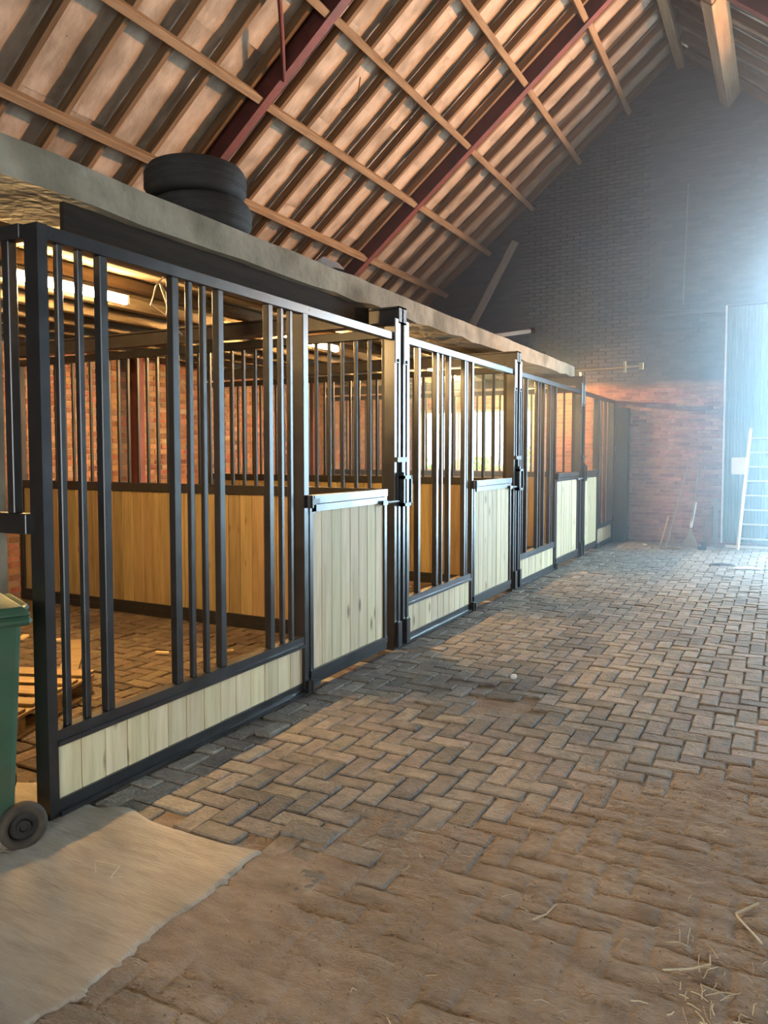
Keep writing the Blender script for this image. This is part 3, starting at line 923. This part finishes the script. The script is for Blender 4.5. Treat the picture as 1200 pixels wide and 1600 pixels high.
# ================================================================== THINGS
# wheelie bin: built with its back towards +x local, wheels on the back edge
def wheelie_bin():
    ang = math.atan2(2.45, 1.83)
    t = thing('wheelie_bin', 'green wheeled refuse bin beside the first stall post', 'bin', (-2.466, 1.828, 0), ang + .22)
    # local: +x = back (towards the right in the picture), -y = side that faces the camera
    H0, H1 = .10, .86
    pts = []
    def ring(z, x0, x1, y0, y1): return [(x0, y0, z), (x1, y0, z), (x1, y1, z), (x0, y1, z)]
    V = ring(H0, -.40, -.015, .02, .42) + ring(H1, -.52, .015, -.03, .46)
    b = mesh_from('body', V, BOXF, 'bin_green')
    bm = bmesh.new(); bm.from_mesh(b); bmesh.ops.bevel(bm, geom=bm.edges[:], offset=.02, segments=2, affect='EDGES', profile=.5); bm.to_mesh(b); bm.free()
    put('body', b, t, (0, 0, 0), local=True)
    put('rim', box_mesh(.585, .535, .035, 'bin_green', .012), t, (-.248, .215, .845), local=True)
    lid = mesh_from('lid', ring(.865, -.55, .045, -.06, .49) + ring(.90, -.52, .015, -.035, .465), BOXF, 'bin_green')
    bm = bmesh.new(); bm.from_mesh(lid); bmesh.ops.bevel(bm, geom=bm.edges[:], offset=.012, segments=2, affect='EDGES', profile=.5); bm.to_mesh(lid); bm.free()
    ld = put('lid', lid, t, (0, 0, 0), local=True)
    hd = MB(); hd.tube([(0, .06, .85), (.04, .07, .865), (.05, .09, .87), (.05, .35, .87), (.04, .37, .865), (0, .38, .85)], .016, 8)
    hd.put('handle', 'bin_green', t, (0, 0, 0), local=True)
    MB().tube([(0, -.02, .088), (0, .45, .088)], .011, 8).put('axle', 'galvanised', t, (0, 0, 0), local=True)
    rm = Matrix.Rotation(R(90), 4, 'X')
    for yy in (-.02, .45):
        tm = Matrix.Translation((0, yy, .088)) @ rm
        w = MB(); w.lathe([(.054, -.022), (.076, -.024), (.084, -.015), (.086, 0), (.084, .015), (.076, .024), (.054, .022)], 36, tm, closed=True)
        wo = w.put('wheel', 'wheel_rubber', t, (0, 0, 0), local=True, smooth=True)
        h = MB(); h.lathe([(.0, .012), (.016, .012), (.018, .022), (.024, .022), (.026, .004), (.049, .002), (.051, .013), (.056, .015), (.056, -.02), (.0, -.02)], 32, tm)
        h.put('hub', 'rubber', wo, (0, 0, 0), local=True)
    return t


wheelie_bin()

# tyres on the beam
def tyre(label, x, y, z, rx):
    t = thing('tyre', label, 'tyre', (x, y, z), rx, group='old tyres stacked on the beam')
    prof = []
    for k in range(20):
        a = 2 * math.pi * k / 20
        ca, sa = math.cos(a), math.sin(a)
        prof.append((.20 + .078 * (abs(ca) ** .6) * (1 if ca > 0 else -1), .092 + .09 * (abs(sa) ** .7) * (1 if sa > 0 else -1)))
    MB().lathe(prof, 48, None, closed=True).put('carcass', 'rubber', t, (0, 0, 0), local=True, smooth=True)
    for zz in (.06, .092, .124):
        MB().lathe([(.272, zz - .009), (.281, zz - .007), (.281, zz + .007), (.272, zz + .009)], 48).put('tread_rib', 'rubber', t, (0, 0, 0), local=True, smooth=True)


tyre('lower black tyre resting on the concrete beam and loft', -2.95, 3.42, 2.672, .3)
tyre('upper black tyre on top of another tyre above the beam', -2.97, 3.40, 2.858, 1.1)

# scrap beside the tyres
sc_ = MB(); sc_.prism([(0, 0), (.30, .06), (.30, .085), (.0, .02)], 'y', 0, .16)
tag(sc_.put('roofing_scrap', 'rubber', None, (-2.95, 4.02, 2.672), (0, 0, R(75))), 'dark bent roofing scrap lying on the beam right of the tyres', 'scrap')
ps = grid_mesh('sack', -.14, .14, -.11, .11, 16, 14, lambda X, Y: np.maximum(0.001, .10 * (1 - (X / .15) ** 2) * (1 - (Y / .12) ** 2)) + .03 * (vnoise(X * 22, Y * 22, 3) - .3) * (np.abs(X) < .13), 'plastic_film')
tag(put('crumpled_sack', ps, None, (-2.82, 4.52, 2.672), (0, 0, .4)), 'crumpled pale plastic sack on the beam next to the tyres', 'sack')

# tube sticking out over the beam, farther along
pp = thing('pipe', 'pale pipe lying across the concrete beam near the gable', 'pipe', (-2.9, 8.3, 2.70))
MB().tube([(-3.15, 8.0, 2.70), (-2.52, 8.35, 2.80)], .022, 10).put('pipe_wall', 'white_paint', pp)
MB().lathe([(.022, -.02), (.034, -.02), (.034, .02), (.022, .02)], 12, Matrix.Translation((-2.52, 8.35, 2.80)) @ Vector((.63, .35, .1)).to_track_quat('Z', 'Y').to_matrix().to_4x4(), closed=True).put('socket', 'dark_steel', pp)

# bracket bar at the beam end
br = thing('wall_bracket', 'thin rusty bar with a cross piece projecting beyond the beam end', 'bracket', (-2.6, 11.0, 2.6))
MB().tube([(-2.95, 11.0, 2.62), (-2.3, 11.03, 2.63), (-1.79, 11.05, 2.645)], .011, 8).put('bar', 'scrap_wood', br)
MB().box((-2.03, -2.0), (11.02, 11.06), (2.57, 2.72)).put('cross_piece', 'scrap_wood', br)
MB().box((-1.82, -1.77), (11.02, 11.08), (2.60, 2.69)).put('end_stop', 'scrap_wood', br)
bx('base_block', (-2.95, -2.62), (10.95, 11.1), (2.515, 2.60), 'scrap_wood', br)

# plank leaning in the loft corner against the gable
MBp = MB().box((-.06, .06), (-.02, .02), (-.82, .82))
tag(MBp.put('leaning_board', 'grey_wood', None, (-4.60, 12.85, 4.35), (0, R(30), 0)), 'grey board leaning diagonally against the gable under the roof', 'board')
# conduit on the gable
cd = MB().tube([(-1.456, 13.0, 5.64), (-1.50, 13.0, 3.73)], .009, 6)
tag(cd.put('conduit', 'galvanised'), 'thin vertical conduit high on the sooty gable', 'conduit')

# sliding door leaf, pushed to the left of the opening
dl = thing('door_1', 'large grey green corrugated sliding door at the right of the gable', 'door', (-.35, 12.93, 0), kind='structure')
prof = []
x = -.86
while x < .28:
    prof += [(x, 12.955), (x + .035, 12.955), (x + .045, 12.935), (x + .08, 12.935)]
    x += .09
back = [(p, 12.965) for p, q in prof[::-1]]
MB().prism(prof + back, 'z', .09, 3.68).put('door_panel', 'door_sheet', dl)
bx('door_frame', (-.875, -.85), (12.92, 12.97), (.06, 3.70), 'aluminium', dl)
bx('sill_light_gap', (-.80, .30), (12.86, 12.92), (.0, .035), 'white_paint', dl)  # threshold painted white for the gap of light beneath the leaf
bx('track', (-2.3, 3.4), (12.90, 12.97), (3.70, 3.76), 'dark_steel', dl)
# notice on the door
nt_ = grid_mesh('notice', -.11, .11, -.13, .13, 6, 6, lambda X, Y: .004 + .01 * (vnoise(X * 9 + 3, Y * 9, 2)), 'paper')
no_ = put('notice', nt_, None, (-.635, 12.925, 1.255), (R(90), 0, 0))
tag(no_, 'blank pale sheet fixed on the sliding door beside the ladder', 'sheet')

# ladder
la = thing('ladder', 'pale aluminium ladder leaning on the sliding door', 'ladder', (-.4, 12.6, 0))
ly = lambda z: 12.62 + .26 * z / 1.8
lxl = lambda z: -.615 + .13 * z / 1.8
for dx in (0, .46):
    MB().tube([(lxl(0) + dx, ly(0), 0.0), (lxl(1.82) + dx, ly(1.82), 1.82)], .022, 4).put('stile', 'aluminium', la)
for k in range(8):
    z = .17 + k * .215
    MB().tube([(lxl(z), ly(z), z), (lxl(z) + .46, ly(z), z)], .013, 8).put('rung', 'aluminium', la)

# broom, rod and boards leaning on the red wall
bm_ = thing('broom', 'upturned whitish broom leaning on the red brick wall', 'broom', (-1.30, 12.6, 0))
MB().tube([(-1.285, 12.66, .26), (-1.20, 12.95, 1.22)], .013, 8).put('handle', 'grey_wood', bm_)
MB().tube([(-1.28, 12.67, .30), (-1.235, 12.83, .68)], .021, 8).put('grip', 'white_paint', bm_)
MB().prism([(-1.42, 0), (-1.16, 0), (-1.25, .19), (-1.27, .27), (-1.30, .27), (-1.32, .19)], 'y', 12.60, 12.66).put('head', 'bristle', bm_)
tag(MB().tube([(-1.62, 12.55, 0.0), (-1.36, 12.98, 1.32)], .012, 6).put('rod', 'grey_wood'), 'long thin stick leaning on the wall left of the broom', 'stick')
tag(MB().box((-.03, .03), (-.012, .012), (0, .75)).put('batten', 'grey_wood', None, (-.95, 12.9, 0), (R(-5), 0, 0)), 'short grey batten standing against the wall right of the broom', 'batten')
tag(MB().box((-.05, .05), (-.012, .012), (0, .52)).put('offcut', 'rafter_wood', None, (-1.07, 12.86, 0), (R(-7), R(3), 0)), 'short dark board standing behind the broom', 'board')
tag(MB().box((-.14, .14), (-.03, .03), (0, .03)).box((.03, .05), (-.02, .02), (.03, .20)).put('wooden_float', 'pallet_wood', None, (-1.53, 12.2, 0.004), (0, 0, .1)), 'small wooden tool lying on the bricks at the foot of the wall', 'tool')
tag(MB().box((-.05, .05), (-.04, .04), (0, .05)).box((.01, .06), (-.02, .03), (.05, .12)).put('rubble', 'rubber', None, (-1.09, 12.35, 0.003), (0, 0, .5)), 'small dark lump by the broom on the floor', 'rubble')
rb = [('pale', 'white_paint', -1.93, 12.5, .04), ('grey', 'grey_wood', -1.68, 12.62, .05), ('brown', 'pallet_wood', -1.78, 12.25, .03)]
for nm, mt, x, y, s in rb:
    tag(put('stone', box_mesh(s * 1.5, s, s * .8, mt, s * .2), None, (x, y, s * .4 + .002), (0, 0, x * 5)), f'small {nm} stone lying near the foot of the brick gable', 'stone')
# a bowed stick
tag(MB().tube([(-1.73, 12.7, .0), (-1.64, 12.9, .45)], .012, 6).put('peg', 'scrap_wood'), 'short pale stick propped against the red brick wall', 'stick')

# plastic rags on the paving towards the gable
for k, (x, y, s, r_) in enumerate([(-.70, 10.78, .15, .2), (-.40, 10.58, .15, .3)]):
    me = grid_mesh('rag', -s, s, -s * .5, s * .5, 16, 10, lambda X, Y, s=s: .006 + .035 * vnoise(X * 18 + 5, Y * 18, 4 + k) * (1 - (X / s) ** 2) * (1 - (2 * Y / s) ** 2), 'plastic_film' if k else 'rubber')
    tag(put('rag', me, None, (x, y, .004), (0, 0, r_)), ['flat dark rag on the bluish paving in front of the ladder', 'flat pale plastic scrap on the paving in front of the ladder'][k], 'rag')

# pallets in the first stall
def pallet(label, loc, rz):
    t = thing('pallet', label, 'pallet', loc, rz)
    for k in range(5):
        yy = -.35 + k * .175
        put('deck_board', box_mesh(1.15, .10 if k % 2 else .125, .02, 'pallet_wood', .003), t, (0, yy, .132), local=True)
    for xx in (-.525, 0, .525):
        put('stringer', box_mesh(.11, .80, .02, 'pallet_wood', .003), t, (xx, 0, .111), local=True)
        put('base_board', box_mesh(.10, .80, .018, 'pallet_wood', .003), t, (xx, 0, .010), local=True)
        for yy in (-.34, 0, .34):
            put('block', box_mesh(.10, .10, .082, 'pallet_wood', .004), t, (xx, yy, .060), local=True)
    return t


pallet('wooden pallet lying on the floor of the nearest stall', (-4.07, 2.66, 0.002), R(20))
tag(MB().box((-.06, .06), (-.45, .45), (0, .022)).put('loose_plank', 'pallet_wood', None, (-4.45, 3.75, .004), (0, 0, R(45))), 'loose plank on the stall floor behind the pallets', 'plank')
scr = [(-4.95, 3.98, .9, .24, 'long'), (-5.25, 3.95, 2.1, .12, 'short'), (-3.95, 4.1, .4, .10, 'thin'), (-3.55, 4.35, 1.2, .08, 'tiny')]
for x, y, rz, L, w in scr:
    tag(put('wood_scrap', box_mesh(L, .05 if L > .11 else .02, .02, 'scrap_wood', .004), None, (x, y, .014), (0, 0, rz)), f'{w} splintered wood scrap on the brick floor of the nearest stall', 'wood scrap')

# cable loop and cobweb strands hanging by the first lamp
cb = MB().tube([(-3.25, 3.46, 2.51), (-3.28, 3.40, 2.42), (-3.36, 3.44, 2.33), (-3.33, 3.53, 2.28), (-3.26, 3.50, 2.35), (-3.27, 3.42, 2.45), (-3.30, 3.56, 2.22), (-3.34, 3.68, 2.18)], .006, 6)
tag(cb.put('hanging_cable', 'cable'), 'tangled pale cable hanging near the lamp of the nearest stall', 'cable')

# straw and bits on the floor
def straw_bit(pts, r_=.0022):
    return MB().tube(pts, r_, 5)


def zf(x, y): return float(soil_height(np.array([x]), np.array([y]))[0]) + .004


a, b = (-.10, 2.60), (.02, 2.42)
tag(straw_bit([(-.045, 2.66, zf(-.045, 2.66) + .004), (-.105, 2.575, zf(-.1, 2.57) + .012), (-.10, 2.56, zf(-.1, 2.56) + .010), (-.03, 2.45, zf(-.03, 2.45) + .003)], .004).put('straw_stalk', 'straw'), 'bent pale straw stalk on the soil at the right edge', 'straw')
tag(straw_bit([(-.62, 2.38, zf(-.62, 2.38) + .003), (-.635, 2.31, zf(-.63, 2.31) + .008), (-.66, 2.25, zf(-.66, 2.25) + .003)], .003).put('straw_stalk', 'straw'), 'curved straw stalk on the soil in the middle foreground', 'straw')
tag(straw_bit([(-.27, 2.19, zf(-.27, 2.19) + .004), (-.20, 2.22, zf(-.2, 2.22) + .012), (-.155, 2.27, zf(-.15, 2.27) + .008), (-.16, 2.32, zf(-.16, 2.32) + .004)], .003).put('straw_stalk', 'straw'), 'hooked brown straw stalk in the tuft at the lower right', 'straw')
lit = MB()
def bit(x, y, L, rr):
    a = random.uniform(0, math.pi); z = zf(x, y)
    dx, dy = math.cos(a) * L / 2, math.sin(a) * L / 2
    lit.tube([(x - dx, y - dy, z + .001), (x + random.gauss(0, .004), y + random.gauss(0, .004), z + random.uniform(.002, .01)), (x + dx, y + dy, z + .001)], rr, 4)
for _ in range(26): bit(-.17 + random.gauss(0, .10), 2.24 + random.gauss(0, .07), random.uniform(.02, .10), random.uniform(.0008, .0018))
for _ in range(26): bit(-.10 + random.gauss(0, .10), 2.07 + random.gauss(0, .05), random.uniform(.02, .08), random.uniform(.001, .0025))
for _ in range(110):
    y = random.uniform(1.4, 6.5); bit(random.uniform(-1.5, .1 + .0 * y), y, random.uniform(.01, .045), random.uniform(.0008, .0016))
tag(lit.put('straw_litter', 'straw'), 'short bits of straw scattered over the soil and bricks', 'straw litter', kind='stuff')
tag(straw_bit([(-2.05, 1.80, .022), (-2.10, 1.84, .034), (-2.0, 1.86, .03), (-1.98, 1.80, .024), (-1.94, 1.83, .022)], .0014).put('straw_twist', 'straw'), 'twisted straw wisp on the concrete slab', 'straw')
tag(put('wool_tuft', MB().lathe([(0, .03), (.018, .026), (.024, .012), (.014, 0)], 10).mesh('wool_tuft', 'wool_white', True), None, (-1.52, 4.70, .002)), 'tiny white tuft on the paving near the sunken bricks', 'tuft')

grit = MB()
for _ in range(900):
    y = random.uniform(1.3, 4.6); x = random.uniform(-1.55, .15)
    if float(soil_cover(np.array([x]), np.array([y]))[0]) < .5: continue
    r_ = random.uniform(.0012, .0042); z = zf(x, y) - .003; n = len(grit.v); a = random.uniform(0, 6)
    for k in range(4): grit.v.append((x + r_ * math.cos(a + k * 1.57) * random.uniform(.7, 1.3), y + r_ * math.sin(a + k * 1.57) * random.uniform(.7, 1.3), z))
    grit.v.append((x, y, z + r_ * 1.1))
    grit.f += [(n + k, n + (k + 1) % 4, n + 4) for k in range(4)]
tag(grit.put('grit', 'soil_grit', floor), kind='stuff')

# dark torn strands on the roof sheeting
for k, (x, y, d, lb) in enumerate([(-4.15, 7.55, .3, 'dark torn cobweb strand on the sheeting right of the steel frame'), (-4.0, 8.6, .22, 'short cobweb strand on the sheeting above the second purlin'),
                                  (-5.1, 8.2, .25, 'wispy dark cobweb strand low on the roof sheeting')]):
    p = on_roof('L', x, .15); q = on_roof('L', x - d, .10); q2 = on_roof('L', x - d * .5, .06)
    MBc = MB().tube([(p.x, y, p.z), (q2.x + .02, y + .06, q2.z), (q.x, y + .04, q.z)], .006, 5)
    tag(MBc.put('cobweb', 'cobweb'), lb, 'cobweb')

# ================================================================== OUTSIDE
tag(bx('yard', (-30, 30), (YB + .3, 50), (-.2, -.08), 'yard', None, 0), 'warm coloured yard outside beyond the gable', 'ground', kind='structure')
def shrub(label, x, y, h, w):
    t = thing('shrub', label, 'shrub', (x, y, -.08), group='green shrubs outside the window')
    v, f = [], []
    for _ in range(1500):
        d = Vector((random.gauss(0, 1), random.gauss(0, 1), random.gauss(0, 1))).normalized() * random.uniform(.6, 1)
        p = Vector((d.x * w, d.y * w, h * .55 + d.z * h * .45))
        q = Euler((random.uniform(0, 6), random.uniform(0, 6), random.uniform(0, 6))).to_matrix()
        s = random.uniform(.05, .11); n = len(v)
        for c in ((-s, 0, 0), (0, -s * .45, 0), (s, 0, 0), (0, s * .45, 0)): v.append(tuple(p + q @ Vector(c)))
        f.append((n, n + 1, n + 2, n + 3))
    tag(put('foliage', mesh_from('foliage', v, f, 'leaf'), t, (0, 0, 0), local=True), kind='stuff')
    MB().tube([(0, 0, 0), (0, 0, h * .6)], .05, 8).put('trunk', 'rafter_wood', t, (0, 0, 0), local=True)


shrub('leafy green shrub seen through the left part of the window', -9.2, 18.6, 1.6, 1.0)
shrub('leafy green shrub seen through the middle of the window', -6.9, 18.2, 1.5, .8)
shrub('leafy green shrub seen through the right part of the window', -5.2, 17.6, 1.7, .8)

# ================================================================== HAZE (dusty air inside the barn, thicker towards the open gable door)
def haze(name, label, y0, y1, density):
    hz = bpy.data.materials.new(name); hz.use_nodes = True
    nt = hz.node_tree; nt.nodes.clear()
    vs = nd(nt, 'ShaderNodeVolumeScatter'); vs.inputs['Density'].default_value = density; vs.inputs['Anisotropy'].default_value = 0.7; vs.inputs['Color'].default_value = (0.74, 0.90, 1.0, 1)
    mo = nd(nt, 'ShaderNodeOutputMaterial'); nt.links.new(vs.outputs[0], mo.inputs['Volume'])
    MATS[name] = hz
    hp = MB().prism([(XL - .05, -.05), (XR + .05, -.05), (XR + .05, roof_z(XR) + .25), (RX, RZ + .35), (XL - .05, roof_z(XL) + .25)], 'y', y0, y1)
    hme = hp.mesh('haze', name)
    bm = bmesh.new(); bm.from_mesh(hme); bmesh.ops.recalc_face_normals(bm, faces=bm.faces[:]); bm.to_mesh(hme); bm.free()
    tag(put('haze', hme), label, 'haze', kind='stuff')


haze('dusty_air_far', 'bluish dusty haze in front of the brick gable', 7.84, YB + .05, 0.056)
